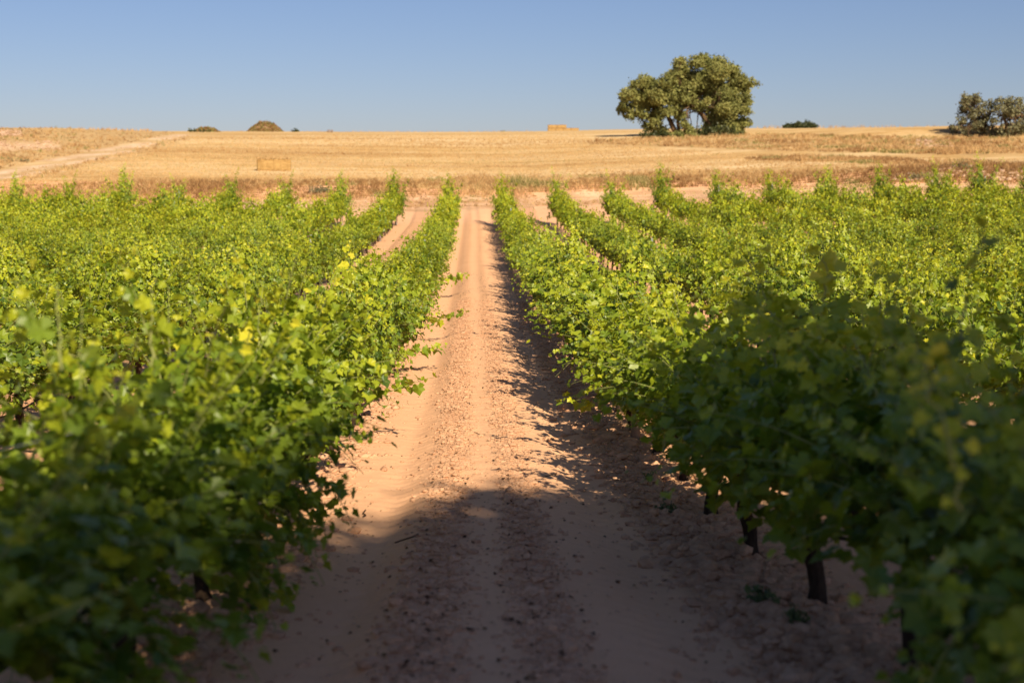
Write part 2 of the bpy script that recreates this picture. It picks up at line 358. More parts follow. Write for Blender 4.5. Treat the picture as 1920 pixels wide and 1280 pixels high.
CORD = .66
def vine_parts(dense=1.0, simple=False, tall=1.0, cane=True, skirt=0):
    tr, sh, fo = MB(), MB(), MB()
    lean = R.uniform(-.07, .07, 2)
    z = np.linspace(-.12, CORD-.03, 8); bx = lean[0]*np.sin(z*3)+R.normal(0, .008, 8); by = lean[1]*z*1.2+R.normal(0, .01, 8)
    bx[-1] *= .5; tr_top = (bx[-1], by[-1])
    tube(tr, np.stack([bx, by, z], -1), np.interp(z, [-.12, 0, .1, .6], [.062, .050, .036, .044]), 8 if not simple else 5, .5, 0, .35)
    for s in (-1, 1):
        yy = np.linspace(0, .70*s, 7)
        tube(tr, np.stack([tr_top[0]*(1-np.abs(yy))+R.normal(0, .012, 7), tr_top[1]*(1-np.abs(yy)/.7)+yy, CORD-.05+.05*np.sin(np.abs(yy)*3)+R.normal(0, .008, 7)], -1), np.linspace(.034, .014, 7), 6 if not simple else 4, .5, 0, .3)
    n = int(27*dense)+skirt
    for i in range(n):
        y0 = float(np.clip(R.normal(0, .42), -.76, .76)) if not skirt else R.uniform(-.74, .74); o = (R.normal(0, .03), y0, CORD+R.uniform(-.02, .06))
        side = 1 if i % 2 else -1
        q = R.random()
        if q < .36:   lean_, L, dr = R.uniform(.02, .42), R.uniform(.75, 1.22)*tall, R.uniform(.0, .25)
        elif q < .80: lean_, L, dr = R.uniform(.4, .95), R.uniform(.65, 1.0), R.uniform(.15, .5)
        else:         lean_, L, dr = R.uniform(.85, 1.4), R.uniform(.45, .8), R.uniform(.1, .5)
        if i < skirt: lean_, L, dr = R.uniform(1.2, 1.8), R.uniform(.6, 1.0), R.uniform(.5, 1.3)
        d = (side*math.sin(lean_), R.normal(0, .22), math.cos(lean_))
        pts = shoot_path(o, unit(np.array(d)), L, dr)
        if cane: tube(sh, pts[:: 1 if not simple else 3], np.linspace(.0055, .002, len(pts[:: 1 if not simple else 3])), 4, .5)
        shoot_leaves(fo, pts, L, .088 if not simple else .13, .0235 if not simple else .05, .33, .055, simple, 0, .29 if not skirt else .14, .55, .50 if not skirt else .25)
    # inner filling leaves round the cordon
    m = int((360 if not simple else 90)*dense); a = R.uniform(0, 2*np.pi, m); r = np.sqrt(R.random(m))
    pos = np.stack([.42*r*np.cos(a), np.clip(R.normal(0, .42, m), -.78, .78), .80+.42*r*np.sin(a)], -1)
    nor = unit(pos*[1, 0, 0]*1.5+[.15, -.4, .6]+R.normal(0, .5, (m, 3)))
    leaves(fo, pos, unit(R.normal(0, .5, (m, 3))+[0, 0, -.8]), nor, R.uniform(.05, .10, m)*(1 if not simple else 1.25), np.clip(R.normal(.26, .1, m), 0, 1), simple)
    return tr, sh, fo
def grapes(seed_y):
    b = MB(); c = np.array([R.choice([-.28, .28]), seed_y, .72])
    t = np.linspace(0, 2*np.pi, 7)[:-1]
    tube(b, [c+[0, 0, .06], c+[0, 0, 0], c-[0, 0, .12]], [.003, .004, .003], 4)
    for i in range(60):
        zz = (i/60.)**1.3; rr = .042*(1-zz*.75); a = R.uniform(0, 6.28); p = c+[rr*math.cos(a), rr*math.sin(a), -zz*.13]
        V = [p+[0, 0, .009]]+[p+[.009*math.cos(q), .009*math.sin(q), 0] for q in t]+[p-[0, 0, .009]]
        b.add(V, [(0, 1+k, 1+(k+1) % 6) for k in range(6)]+[(7, 1+(k+1) % 6, 1+k) for k in range(6)], .5, 0, True)
    return b

NV = 9; protos = []
for k in range(NV):
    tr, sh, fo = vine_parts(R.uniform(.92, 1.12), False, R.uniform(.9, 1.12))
    protos.append((tr.mesh('trunk', M['bark']), sh.mesh('shoots', M['cane']), fo.mesh('foliage', M['vine']), grapes(R.uniform(-.5, .5)).mesh('grape_cluster', M['berry']) if k % 3 == 0 else None))
bushy = []
for k in range(3):
    tr, sh, fo = vine_parts(1.05, False, 1.0, skirt=12)
    bushy.append((tr.mesh('trunk', M['bark']), sh.mesh('shoots', M['cane']), fo.mesh('foliage', M['vine']), None))
endproto = []
for k in range(3):
    tr, sh, fo = vine_parts(1.3, False, 1.4, skirt=4)
    endproto.append((tr.mesh('trunk', M['bark']), sh.mesh('shoots', M['cane']), fo.mesh('foliage', M['vine']), None))

# ------------------------------------------------------------------ where the vines stand
SP = 1.45; cells = []
rowx = [(s, k, s*(1.4+2.8*(k-1))) for s in (-1, 1) for k in range(1, 14)]
for s, k, x in rowx:
    ystart = 2.8
    yend = 74.6+R.uniform(-.5, .5)+.02*abs(x)
    ph = {(1, 1): 3.4, (-1, 1): 3.45}.get((s, k), 3.0+R.uniform(0, 1.45))
    if k > 1: ph -= SP
    ys = np.arange(ph-SP, yend, SP)
    for n, y in enumerate(ys):
        last = n == len(ys)-1
        if -.335*y-2.6 < x < .40*y+2.6 and y > ystart:
            cells.append(dict(s=s, k=k, x=x+R.normal(0, .03), y=y+R.normal(0, .06), last=last, cross=False))
for c in cells:
    z = float(g0(c['x'], c['y'])); px, py = proj(c['x'], c['y'], z+1.0)
    c['z'] = z; c['px'] = float(px); c['inview'] = bool(c['y'] > 1.5 and -70 < px < 1990)
    c['d'] = math.hypot(c['x'], c['y'])
order = sorted(range(len(cells)), key=lambda i: (not cells[i]['last'], cells[i]['d']))
indiv = set(order[:300]); print('vines', len(cells))
ORD = ['', 'first', 'second', 'third', 'fourth', 'fifth', 'sixth', 'seventh', 'eighth', 'ninth', 'tenth', 'eleventh', 'twelfth', 'thirteenth', 'fourteenth',
       'fifteenth', 'sixteenth', 'seventeenth', 'eighteenth', 'nineteenth']
TENS = {20: 'twent', 30: 'thirt', 40: 'fort', 50: 'fift'}
def ordn(n):
    if n < 20: return ORD[n]
    t = n//10*10; return TENS[t]+'ieth' if n == t else TENS[t]+'y-'+ORD[n-t]
def rowname(s, k):
    side = 'right' if s > 0 else 'left'
    return f'the first row {side} of the path' if k == 1 else f'the {ordn(k)} row {side} of the path'
for s, k, x in rowx:
    idx = sorted([i for i, c in enumerate(cells) if c['s'] == s and c['k'] == k], key=lambda i: cells[i]['y'])
    vis = [i for i in idx if cells[i]['inview']]
    for i in idx:
        c = cells[i]; c['nf'] = len(idx)-idx.index(i); c['nn'] = vis.index(i)+1 if i in vis else 0
def hscale(c):
    y = c['y']; h = float(np.interp(y, [0, 4.2, 5, 9, 16, 28, 45, 62, 74], [.70, .73, .80, .90, .96, .99, .98, 1.0, 1.14]))
    return h*(1+.12*float(vnoise(c['x']*.7, y*.31, 9))*2)*(1.14 if c['last'] else R.uniform(.88, 1.10) if y > 25 else R.uniform(.96, 1.05))
vine_of = {}
stuff_i = [i for i in range(len(cells)) if i not in indiv]
for i in sorted(indiv, key=lambda i: cells[i]['d']):
    c = cells[i]; h = hscale(c)
    pr = endproto[int(R.integers(3))] if (c['last'] or (c['y'] > 68 and R.random() < .3)) else protos[int(R.integers(NV))]
    if (c['y'] < 6.6 and -2 < c['x'] < 0) or (c['y'] < 4 and 0 < c['x'] < 2): pr = bushy[int(c['y']*2) % 3]
    root = empty('grapevine', (c['x'], c['y'], c['z']+float(gfine(c['x'], c['y']))-.01), math.pi if R.random() < .5 else 0)
    root.scale = (float(np.interp(c['y'], [18, 34, 60, 75], [1.0, .88, .80, .98]))*R.uniform(.9, 1.08), 1.0, h)
    c['rz'] = root.rotation_euler[2]; c['sc'] = tuple(root.scale)
    if c['k'] == 1 and c['y'] < 17: root.scale.x *= .92 if c['s'] < 0 else (1.12 if c['y'] > 4 else .80); c['sc'] = tuple(root.scale)
    rn = rowname(c['s'], c['k'])
    if c['last']: lab = f'tall pointed grapevine ending {rn} at the far end'
    elif c['nn'] == 0: lab = f'leafy grapevine out of frame, {ordn(c["nf"])} from far end of {rn[4:]}'
    elif c['nn'] <= 24:
        lk = ('blurred shaded' if c['s'] > 0 else 'blurred') if c['y'] < 6.5 and c['k'] == 1 else 'leafy'
        lab = f'{lk} grapevine, {ordn(c["nn"])} from camera in {rn}'
    else: lab = f'distant grapevine, {ordn(c["nf"])} from far end of {rn[4:]}'
    tag(root, lab, 'grapevine', 'grapevines planted in rows')
    for me in pr:
        if me is None: continue
        o = bpy.data.objects.new(me.name.split('.')[0], me); col.objects.link(o); o.parent = root
    vine_of[(c['s'], c['k'], i)] = (root, c)
# the remaining, farthest vines as one mass
mbs = [vine_parts(1.0, True, R.uniform(.9, 1.1)) for _ in range(5)]
far = MB()
for i in stuff_i:
    c = cells[i]; tr, sh, fo = mbs[int(R.integers(5))]; a = math.pi if R.random() < .5 else 0
    cs = math.cos(a); h = hscale(c)
    for part, mi in ((tr, 1), (fo, 0)):
        v = np.concatenate(part.v)*[cs*R.uniform(.7, .86), cs, h]+[c['x'], c['y'], c['z']]
        t = np.concatenate(part.t)+R.uniform(-.08, .08); off = 0
        for f, vv in zip(part.f, part.v): far.f.append(f+far.n); far.m.append(np.full(len(f), mi)); far.sm.append(np.full(len(f), mi == 1))
        far.v.append(v); far.t.append(np.clip(t, 0, 1)); far.n += len(v)
tag(far.build('distant_grapevines', [M['vine'], M['bark']]), 'mass of farthest grapevines merging together near the end of the rows', 'grapevines', kind='stuff')

# ---- single wayward shoots that the photograph shows one by one
def nearest_vine(s, k, y):
    return min(((r, c) for (ss, kk, i), (r, c) in vine_of.items() if ss == s and kk == k), key=lambda q: abs(q[1]['y']-y))
def stray(s, k, pts_px, size=.11, step=.05, tint=.55, label=None):
    W = np.array([P(*q) for q in pts_px]); root, c = nearest_vine(s, k, W[0][1])
    t = np.linspace(0, len(W)-1, 16); pts = np.stack([np.interp(t, range(len(W)), W[:, a]) for a in range(3)], -1)+R.normal(0, .008, (16, 3))
    cs = math.cos(c['rz']); S = np.array(c['sc'])
    loc = (pts-np.array(root.location))*[cs, cs, 1]/S
    L = float(np.sum(np.linalg.norm(np.diff(loc, axis=0), axis=1))); mb = MB()
    tube(mb, loc, np.linspace(.006, .002, 16), 5, .5, 1)
    shoot_leaves(mb, loc, L, size, step, tint, .02, False, 0, -5)
    o = mb.build('shoot', [M['vine'], M['cane']], root)
    if label: o['label'] = label
stray(-1, 1, [(600, 735, 12.4), (700, 742, 12.7), (760, 722, 12.9), (812, 708, 13.1)], .12, .055, .5, 'long low shoot reaching over the path')
stray(-1, 1, [(760, 600, 23.5), (820, 600, 24), (880, 580, 24.4)], .12, .035, .6)
stray(-1, 1, [(730, 660, 19.), (800, 655, 19.5), (838, 650, 20)], .12, .04, .5)
stray(-1, 1, [(800, 520, 34), (850, 520, 34.5), (878, 512, 35)], .13, .03, .6)
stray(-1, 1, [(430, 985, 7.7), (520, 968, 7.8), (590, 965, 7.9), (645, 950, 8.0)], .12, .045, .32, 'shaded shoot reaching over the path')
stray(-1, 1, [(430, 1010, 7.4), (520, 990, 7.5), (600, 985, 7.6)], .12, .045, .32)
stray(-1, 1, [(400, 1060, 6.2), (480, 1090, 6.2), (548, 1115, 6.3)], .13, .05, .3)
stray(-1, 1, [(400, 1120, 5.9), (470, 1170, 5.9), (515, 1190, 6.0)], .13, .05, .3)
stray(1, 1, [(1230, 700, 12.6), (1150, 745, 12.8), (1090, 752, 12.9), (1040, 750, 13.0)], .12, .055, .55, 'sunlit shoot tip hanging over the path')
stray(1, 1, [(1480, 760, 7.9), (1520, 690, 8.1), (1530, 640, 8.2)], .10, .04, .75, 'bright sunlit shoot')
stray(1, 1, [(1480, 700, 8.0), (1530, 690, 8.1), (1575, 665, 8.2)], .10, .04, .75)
stray(1, 1, [(1800, 950, 2.9), (1780, 840, 2.9), (1745, 730, 2.95), (1720, 655, 3.0)], .045, .03, .62, 'pale young shoot')
stray(1, 1, [(1800, 640, 4.0), (1810, 540, 4.05), (1840, 450, 4.1), (1850, 420, 4.1)], .085, .05, .3)
stray(1, 1, [(1540, 620, 6.0), (1545, 540, 6.1), (1540, 450, 6.2)], .085, .045, .5)
stray(-1, 1, [(110, 690, 4.3), (112, 600, 4.4), (105, 530, 4.5)], .07, .045, .3)
stray(-1, 1, [(290, 690, 5.2), (284, 600, 5.3), (285, 515, 5.4)], .07, .045, .3)
stray(-1, 1, [(480, 660, 7.2), (487, 600, 7.3), (492, 548, 7.4)], .10, .055, .7)
stray(-1, 1, [(640, 540, 13), (655, 500, 13.2), (655, 455, 13.4)], .10, .05, .7)

# ---- trellis stakes, drip hoses and wires
def stake(x, y, h=1.85, label=None):
    z = float(g0(x, y)); mb = MB(); r = .02
    mb.add([(-r, -.012, -.2), (r, -.012, -.2), (r, .012, -.2), (-r, .012, -.2), (-r, -.012, h), (r, -.012, h), (r, .012, h), (-r, .012, h)],
           [(0, 1, 5, 4), (1, 2, 6, 5), (2, 3, 7, 6), (3, 0, 4, 7), (4, 5, 6, 7)], .5)
    rt = empty('trellis_stake', (x, y, z)); mb.build('post', M['steel'], rt)
    hk = MB()
    for zz in (.68, 1.1, 1.5): tube(hk, [(-.03, 0, zz), (.03, 0, zz+.004)], .006, 5)
    hk.build('wire_hooks', M['steel'], rt)
    tag(rt, label, 'stake', 'galvanised trellis stakes')
for s, k, x in rowx:
    for n, y in enumerate([34.7, 60.8, 73.4] if k < 3 else [73.2]):
        if not (-.33*y-1 < x < .39*y+1): continue
        rn = rowname(s, k)
        stake(x+.05, y+.4 if y < 73 else y+1.1, 1.05 if y < 12 else (1.42 if y < 70 else 1.75),
              f'thin galvanised stake at the far end of {rn}' if y > 73 else f'thin galvanised stake among leaves, {ordn(n+1)} in {rn}')
for s, k, x in rowx[:2]+rowx[13:15]:
    mb = MB(); ys = np.arange(max(1.5, abs(x)*2-2), 74, .24)
    zz = g0(x, ys)+.44-.10*np.abs(np.sin(ys*math.pi/2.9+.6))-.02*np.sin(ys*1.3)
    tube(mb, np.stack([x+.03+.02*np.sin(ys*1.7), ys, zz], -1), .010, 6)
    tag(mb.build('drip_hose', M['hose']), f'black drip hose sagging under the vines of {rowname(s, k)}', 'hose', 'drip hoses')
    wr = MB(); ys = np.arange(max(1.5, abs(x)*2-2), 74, 2.)
    tube(wr, np.stack([x+ys*0, ys, g0(x, ys)+.92], -1), .0013, 4)
    tag(wr.build('trellis_wire', M['steel']), f'thin steel wire strung through {rowname(s, k)}', 'wire', 'trellis wires')
for s, y in ((1, 12.95), ):
    rt = MB(); tube(rt, [(1.33, y, float(g0(1.33, y))-.2), (1.35, y, float(g0(1.33, y))+.55)], [.045, .04], 10, .5, 0, .1)
    tag(rt.build('wooden_stake', M['wood']), 'short pale wooden stake beside a trunk in the row right of the path', 'stake')

# ------------------------------------------------------------------ stones, clods, litter
def icos():
    t = (1+5**.5)/2
    v = unit(np.array([(-1, t, 0), (1, t, 0), (-1, -t, 0), (1, -t, 0), (0, -1, t), (0, 1, t), (0, -1, -t), (0, 1, -t), (t, 0, -1), (t, 0, 1), (-t, 0, -1), (-t, 0, 1)], float))
    f = np.array([(0, 11, 5), (0, 5, 1), (0, 1, 7), (0, 7, 10), (0, 10, 11), (1, 5, 9), (5, 11, 4), (11, 10, 2), (10, 7, 6), (7, 1, 8), (3, 9, 4), (3, 4, 2), (3, 2, 6), (3, 6, 8), (3, 8, 9), (4, 9, 5), (2, 4, 11), (6, 2, 10), (8, 6, 7), (9, 8, 1)])
    return v, f
IV, IF = icos()
def stones(mb, X, Y, Z, S):
    n = len(X); V = IV[None]*(1+.45*(R.random((n, 12, 1))-.5))*np.stack([R.uniform(.7, 1.4, n), R.uniform(.7, 1.4, n), R.uniform(.45, .8, n)], -1)[:, None]*S[:, None, None]
    V = V+np.stack([X, Y, Z], -1)[:, None]
    mb.add(V, (IF[None]+(np.arange(n)*12)[:, None, None]).reshape(-1, 3), .5)
n = 46000
Y = 3+30*R.random(n)**1.5; q = R.random(n)
X = np.where(q < .27, R.normal(-.36, .09, n), np.where(q < .50, R.normal(.12, .08, n), np.where(q < .80, R.normal(1.2, .2, n), np.where(q < .93, R.normal(-1.35, .15, n), R.uniform(-1.5, 1.5, n)))))
X = X+.03*np.sin(Y*.11)+.012*np.sin(Y*.57+1)
S = np.exp(R.normal(math.log(.0085), .5, n)); S = np.minimum(S, .035); S = np.where((q > .50) & (q < .93), S*2.0, S)
mb = MB(); stones(mb, X, Y, g(X, Y)+S*.15, S)
tag(mb.build('gravel', M['stone']), 'small stones and clods scattered along the dirt path', 'gravel', kind='stuff')
n = 2600; Y = 3+40*R.random(n)**1.6; X = np.where(R.random(n) < .7, np.where(R.random(n) < .5, R.normal(.12, .1, n), R.normal(-.36, .12, n)), R.uniform(-1.5, 1.5, n)); mb = MB()  # most flakes crowd the gravel bands, standing in for shade between the stones
pos = np.stack([X, Y, g(X, Y)+.008], -1)
leaves(mb, pos, unit(np.stack([R.normal(0, 1, n), R.normal(0, 1, n), R.normal(0, .1, n)], -1)), unit(np.stack([R.normal(0, .25, n), R.normal(0, .25, n), np.ones(n)], -1)), R.uniform(.008, .026, n), np.clip(R.normal(.45, .25, n), 0, 1), True)
for k in range(13):
    x, y = R.uniform(-1.3, 1.3), R.uniform(4, 24); a = R.uniform(0, 3.14); L = R.uniform(.04, .16); t = np.linspace(-1, 1, 5)
    xs = x+t*L*math.cos(a)+R.normal(0, .008, 5); ys = y+t*L*math.sin(a)+R.normal(0, .008, 5)
    tube(mb, np.stack([xs, ys, g(xs, ys)+.010], -1), R.uniform(.002, .005), 4, .15)
tag(mb.build('litter_and_gravel_shade', M['litter']), 'dry leaf scraps and twigs on the dirt path, crowded as shade among gravel', 'litter', kind='stuff')

# ------------------------------------------------------------------ grasses
def tufts(mb, X, Y, H, tint, nb=7, spread=.5, wid=.012):
    n = len(X); a = R.uniform(0, 2*np.pi, (n, nb)); le = R.uniform(.1, spread, (n, nb)); hh = H[:, None]*R.uniform(.5, 1.1, (n, nb))
    Z = g(X, Y)[:, None]-.03; bx = X[:, None]+R.normal(0, .12, (n, nb))*np.sqrt(H[:, None]); by = Y[:, None]+R.normal(0, .12, (n, nb))*np.sqrt(H[:, None])
    w_ = np.maximum(wid, wid*H[:, None]*2); pa = a+R.uniform(-1, 1, (n, nb)); dx, dy = np.cos(pa)*w_, np.sin(pa)*w_
    A = np.stack([bx-dx, by-dy, Z+0*bx], -1); B = np.stack([bx+dx, by+dy, Z+0*bx], -1)
    ex, ey = np.cos(a)*le*hh, np.sin(a)*le*hh
    Mx = np.stack([bx+ex*.35-dx*.8, by+ey*.35-dy*.8, Z+hh*.6], -1); My = np.stack([bx+ex*.35+dx*.8, by+ey*.35+dy*.8, Z+hh*.6], -1)
    T = np.stack([bx+ex, by+ey, Z+hh], -1)
    V = np.stack([A, B, Mx, My, T], 2).reshape(-1, 3); k = (np.arange(n*nb)*5)[:, None]
    tt = np.repeat(np.clip(tint[:, None]+R.normal(0, .05, (n, nb)), 0, 1).ravel(), 5)
    mb.add(V, np.concatenate([k+[[0, 1, 3]], k+[[0, 3, 2]], k+[[2, 3, 4]]]), tt)
def region(poly, n, ymin=60):
    xs, ys = zip(*poly); out = []
    px = R.uniform(min(xs), max(xs), n*4); py = R.uniform(min(ys), max(ys), n*4); ok = inpoly(px, py, poly); px, py = px[ok][:n], py[ok][:n]
    # vectorised march onto the ground
    Rr = np.array([ray(a, b) for a, b in zip(px, py)]); X = np.zeros(len(px)); Yv = np.full(len(px), np.nan)
    for t in np.geomspace(70, 700, 500):
        k = np.isnan(Yv); 
        if not k.any(): break
        x = CX+Rr[k, 0]*t; y = Rr[k, 1]*t; z = CZ+Rr[k, 2]*t; hit = z < g0(x, y); id_ = np.where(k)[0][hit]
        X[id_] = x[hit]; Yv[id_] = y[hit]
    k = ~np.isnan(Yv); return X[k], Yv[k]
grass = MB()
def weeds(name, n, hmin, hmax, mean, sd, **kw):
    X, Y = region(WEED[name], n)
    if name == 'verge': q = proj(X, Y, g0(X, Y)); k = ~inpoly(q[0], q[1], BAREP) | (R.random(len(X)) < .12); X, Y = X[k], Y[k]
    if 'thin' in kw: k = vnoise(X/6., Y/1.6, 76) > kw['thin']; X, Y = X[k], Y[k]
    cl = vnoise(X/3.0, Y/3.0, 77)
    H = (hmin+(hmax-hmin)*R.random(len(X))**1.7)*(1+1.3*cl)*np.clip(Y/110, .85, 1.0)
    ti = np.clip(mean+sd*R.standard_normal(len(X))+.45*vnoise(X/4.5, Y/4.5, 78), 0.02, .84)
    grn = vnoise(X/2.6, Y/2.6, 79) > .26; ti = np.where(grn, R.uniform(.86, .96, len(X)), ti)
    tufts(grass, X, Y, H, ti, 8, 1.1, wid=.014*kw.get('w', 1)); return X, Y
weeds('bank', 16000, .12, .48, .50, .17)
weeds('terrace', 9000, .12, .46, .52, .17, w=1.4)
weeds('strip', 1700, .10, .32, .40, .14, w=1.3)
weeds('rocky', 3600, .10, .5, .48, .18)
weeds('verge', 9000, .10, .40, .44, .17, w=1.4)
weeds('lower_verge', 2600, .15, .42, .46, .16, w=1.3)
weeds('median', 1100, .08, .22, .5, .16)
WEED['lowpatch'] = LOWTRACK
weeds('lowpatch', 6500, .06, .28, .48, .17, thin=-.06)
# thin dry grass fringing the skyline
for (a, b, n, h) in ((-60, 285, 420, .8), (560, 1000, 170, .5), (1420, 1790, 260, .9)):
    px = R.uniform(a, b, n); d = R.uniform(330, 400, n); X = np.array([P(p, 247, dd)[0] for p, dd in zip(px, d)])
    tufts(grass, X, d, R.uniform(.5, 1.3, n)*h, R.uniform(.4, .8, n), 5, .3, .02)
tag(grass.build('dry_grass', M['grass']), 'tall dry brown grass covering the banks and terraces', 'dry grass', kind='stuff')
# short straw stubble of the cut field
st = MB(); X, Y = region([(-100, 350), (60, 330), (330, 256), (1090, 250), (1120, 270), (1400, 290), (1950, 300), (1400, 318), (900, 333), (300, 343), (60, 350)], 26000)
tufts(st, X, Y, R.uniform(.06, .17, len(X))*np.clip(Y/130, .8, 1.3), np.clip(R.normal(.66, .05, len(X))+.38*vnoise(X/14, Y/2.2, 80)+.42*vnoise(X/31+Y/40, Y/7, 81), .15, .84), 6, .9, .02)
tag(st.build('straw_stubble', M['grass']), 'short cut straw stubble over the golden field', 'stubble', kind='stuff')

# green weeds at the foot of the right row
def weed_plant(px, py, size, label):
    x, y = ground_at(px, py); mb = MB(); n = 60
    for q in range(9):
        a = R.uniform(0, 6.28); d = unit(np.array([math.cos(a)*R.uniform(.3, 1.2), math.sin(a)*R.uniform(.3, 1.2), 1.])); L = size*R.uniform(.6, 1.1)
        pts = shoot_path((0, 0, 0), d, L, .3, 8); tube(mb, pts, .003, 4, .2); shoot_leaves(mb, pts, L, size*.22, size*.07, .35, .01, True, 0, -1)
    o = mb.build('weed_plant', M['weed']); o.location = (x, y, float(g(x, y))-.005); tag(o, label, 'weed', 'green weeds beside the right row')
weed_plant(1432, 1135, .15, 'dark leafy weed tallest of those growing beside the shaded right row')
weed_plant(1255, 962, .11, 'low green weed on the clods near the sunlit gap under the right row')
weed_plant(1215, 905, .10, 'small grey-green weed farthest along the foot of the right row')
weed_plant(1490, 1180, .10, 'blurry green weed nearest the camera beside the right row')

# ------------------------------------------------------------------ trees and bushes
def crown(mb, blobs, leaf, per, tint0=.5, squash=.8):
    for (x, y, z, r) in blobs:
        n = int(per*r*r); d = unit(R.normal(0, 1, (n, 3))); rad = r*(1-.55*R.random(n)**2.2)
        pos = np.array([x, y, z])+d*rad[:, None]*[1, 1, squash]
        # leaves bunch into small sprays
        nb = max(4, n//26); cc = unit(R.normal(0, 1, (nb, 3)))*r*R.uniform(.8, 1.12, (nb, 1))*[1, 1, squash]+[x, y, z]
        k = R.integers(0, nb, n); sp = R.random(n) < .62
        pos = np.where(sp[:, None], cc[k]+R.normal(0, .13*r+.08, (n, 3)), pos)
        nor = unit(d*.7+R.normal(0, .55, (n, 3))+[0, 0, .3])
        bt = R.normal(0, .10)
        leaves(mb, pos, unit(R.normal(0, 1, (n, 3))), nor, leaf*R.uniform(.6, 1.3, n), np.clip(tint0+bt+R.normal(0, .14, n)+.25*(R.random(nb)[k]-.5), 0, 1), True)
def limb(mb, a, b, r0, r1, bend=.12):
    a, b = np.array(a, float), np.array(b, float); t = np.linspace(0, 1, 9)[:, None]; L = np.linalg.norm(b-a)
    off = R.normal(0, bend*L, 3); tube(mb, a+(b-a)*t+off*np.sin(t*math.pi)*.6+R.normal(0, .012*L, (9, 3)), np.linspace(r0, r1, 9), 8, .5, 0, .2)

# the big holm oak: crown laid out from its outline (pixels right/up of its foot), 1 px = D/FPX metres
def oak(px0, py0, D, blobpx, trunks, mats, leaf, per, label, zoff=0, under=None, name='holm_oak'):
    b = P(px0, py0, D); k = D/FPX; z0 = float(g0(b[0], D))
    rt = empty(name, (b[0], D, z0)); dz = b[2]-z0
    bl = [((x-px0)*k, dy, (py0-y)*k+dz, r*k) for x, y, r, dy in blobpx]
    cr = MB(); crown(cr, bl, leaf, per); cr.build('crown', mats, rt)
    for tk in trunks:
        tb = MB(); pts = [((x-px0)*k, dy, (py0-y)*k+dz) for x, y, dy, r in tk]; rs = [q[3] for q in tk]
        t = np.linspace(0, len(pts)-1, 4*len(pts)); PP = np.stack([np.interp(t, range(len(pts)), np.array(pts)[:, a]) for a in range(3)], -1)
        PP[0][2] = -.3; tube(tb, PP+R.normal(0, .03, PP.shape), np.interp(t, range(len(pts)), rs), 9, .5, 0, .2)
        for bb in bl:
            if R.random() < .35:
                j = int(R.integers(len(PP)//2, len(PP))); 
                if np.linalg.norm(PP[j]-np.array(bb[:3])) < 5.5: limb(tb, PP[j], bb[:3], rs[-1]*.6, .03)
        tb.build('trunk', M['oak_bark'], rt)
    tag(rt, label, 'tree'); return rt
random.seed(5)
out = [(1172, 198, 14), (1180, 178, 18), (1196, 158, 18), (1215, 155, 16), (1240, 160, 18), (1262, 146, 18), (1280, 128, 20), (1270, 120, 12), (1300, 118, 16), (1318, 112, 15), (1345, 118, 18),
       (1368, 132, 20), (1385, 150, 17), (1394, 156, 15), (1400, 168, 11), (1395, 185, 15), (1388, 205, 15), (1392, 228, 14), (1378, 236, 18), (1350, 232, 20), (1335, 222, 16), (1330, 240, 14), (1300, 186, 14),
       (1365, 205, 22), (1350, 180, 24), (1325, 160, 26), (1300, 150, 24), (1340, 140, 24), (1370, 165, 22), (1255, 175, 24), (1225, 182, 22), (1200, 190, 20), (1190, 205, 14), (1180, 216, 9), (1210, 215, 14),
       (1225, 232, 14), (1215, 236, 9), (1240, 240, 12), (1276, 190, 18), (1262, 205, 14), (1283, 232, 10), (1290, 240, 8), (1290, 248, 12), (1278, 215, 14), (1345, 205, 18), (1240, 210, 16), (1320, 190, 14), (1158+8, 196, 8), (1232, 222, 12)]
blb = []
for (x, y, r) in out:
    r *= .92
    for q in range(3 if r > 14 else 2):
        blb.append((x+random.uniform(-6, 6), y+random.uniform(-5, 5)+3, r*random.uniform(.5, .85), random.uniform(-3.6, 3.6)*(.5 if y > 225 else 1)))
    blb.append((x, y+3, r*.9, random.uniform(-1, 1)))
for (x, y, r) in [(1250, 178, 24), (1215, 185, 22), (1300, 160, 30), (1340, 165, 32), (1370, 190, 24), (1360, 220, 24), (1330, 140, 26), (1275, 165, 24), (1350, 245, 20), (1232, 200, 18), (1308, 196, 16), (1296, 182, 18), (1340, 250, 16), (1372, 250, 14), (1312, 254, 11), (1388, 238, 12), (1248, 252, 11), (1224, 250, 10)]:
    for q in range(3): blb.append((x+random.uniform(-8, 8), y+random.uniform(-8, 8)+3, r*.62, random.uniform(-2.5, 3)))
TRK = [[(1270, 256, 0, .38), (1262, 238, 0, .32), (1252, 218, .3, .26), (1228, 200, .2, .2), (1205, 188, 0, .12)],
       [(1336, 256, .4, .42), (1328, 230, .3, .36), (1312, 210, 0, .30), (1290, 192, 0, .22), (1282, 186, 0, .16)],
       [(1342, 256, -.3, .40), (1345, 225, 0, .32), (1352, 190, 0, .25), (1340, 150, 0, .14)],
       [(1275, 255, .8, .25), (1272, 225, .6, .2), (1276, 190, 0, .16), (1300, 150, 0, .10)]]
oak(1300, 258, 178, blb, TRK, M['oak'], .20, 560, 'large broad holm oak with a twin crown and sky gap between its trunks')
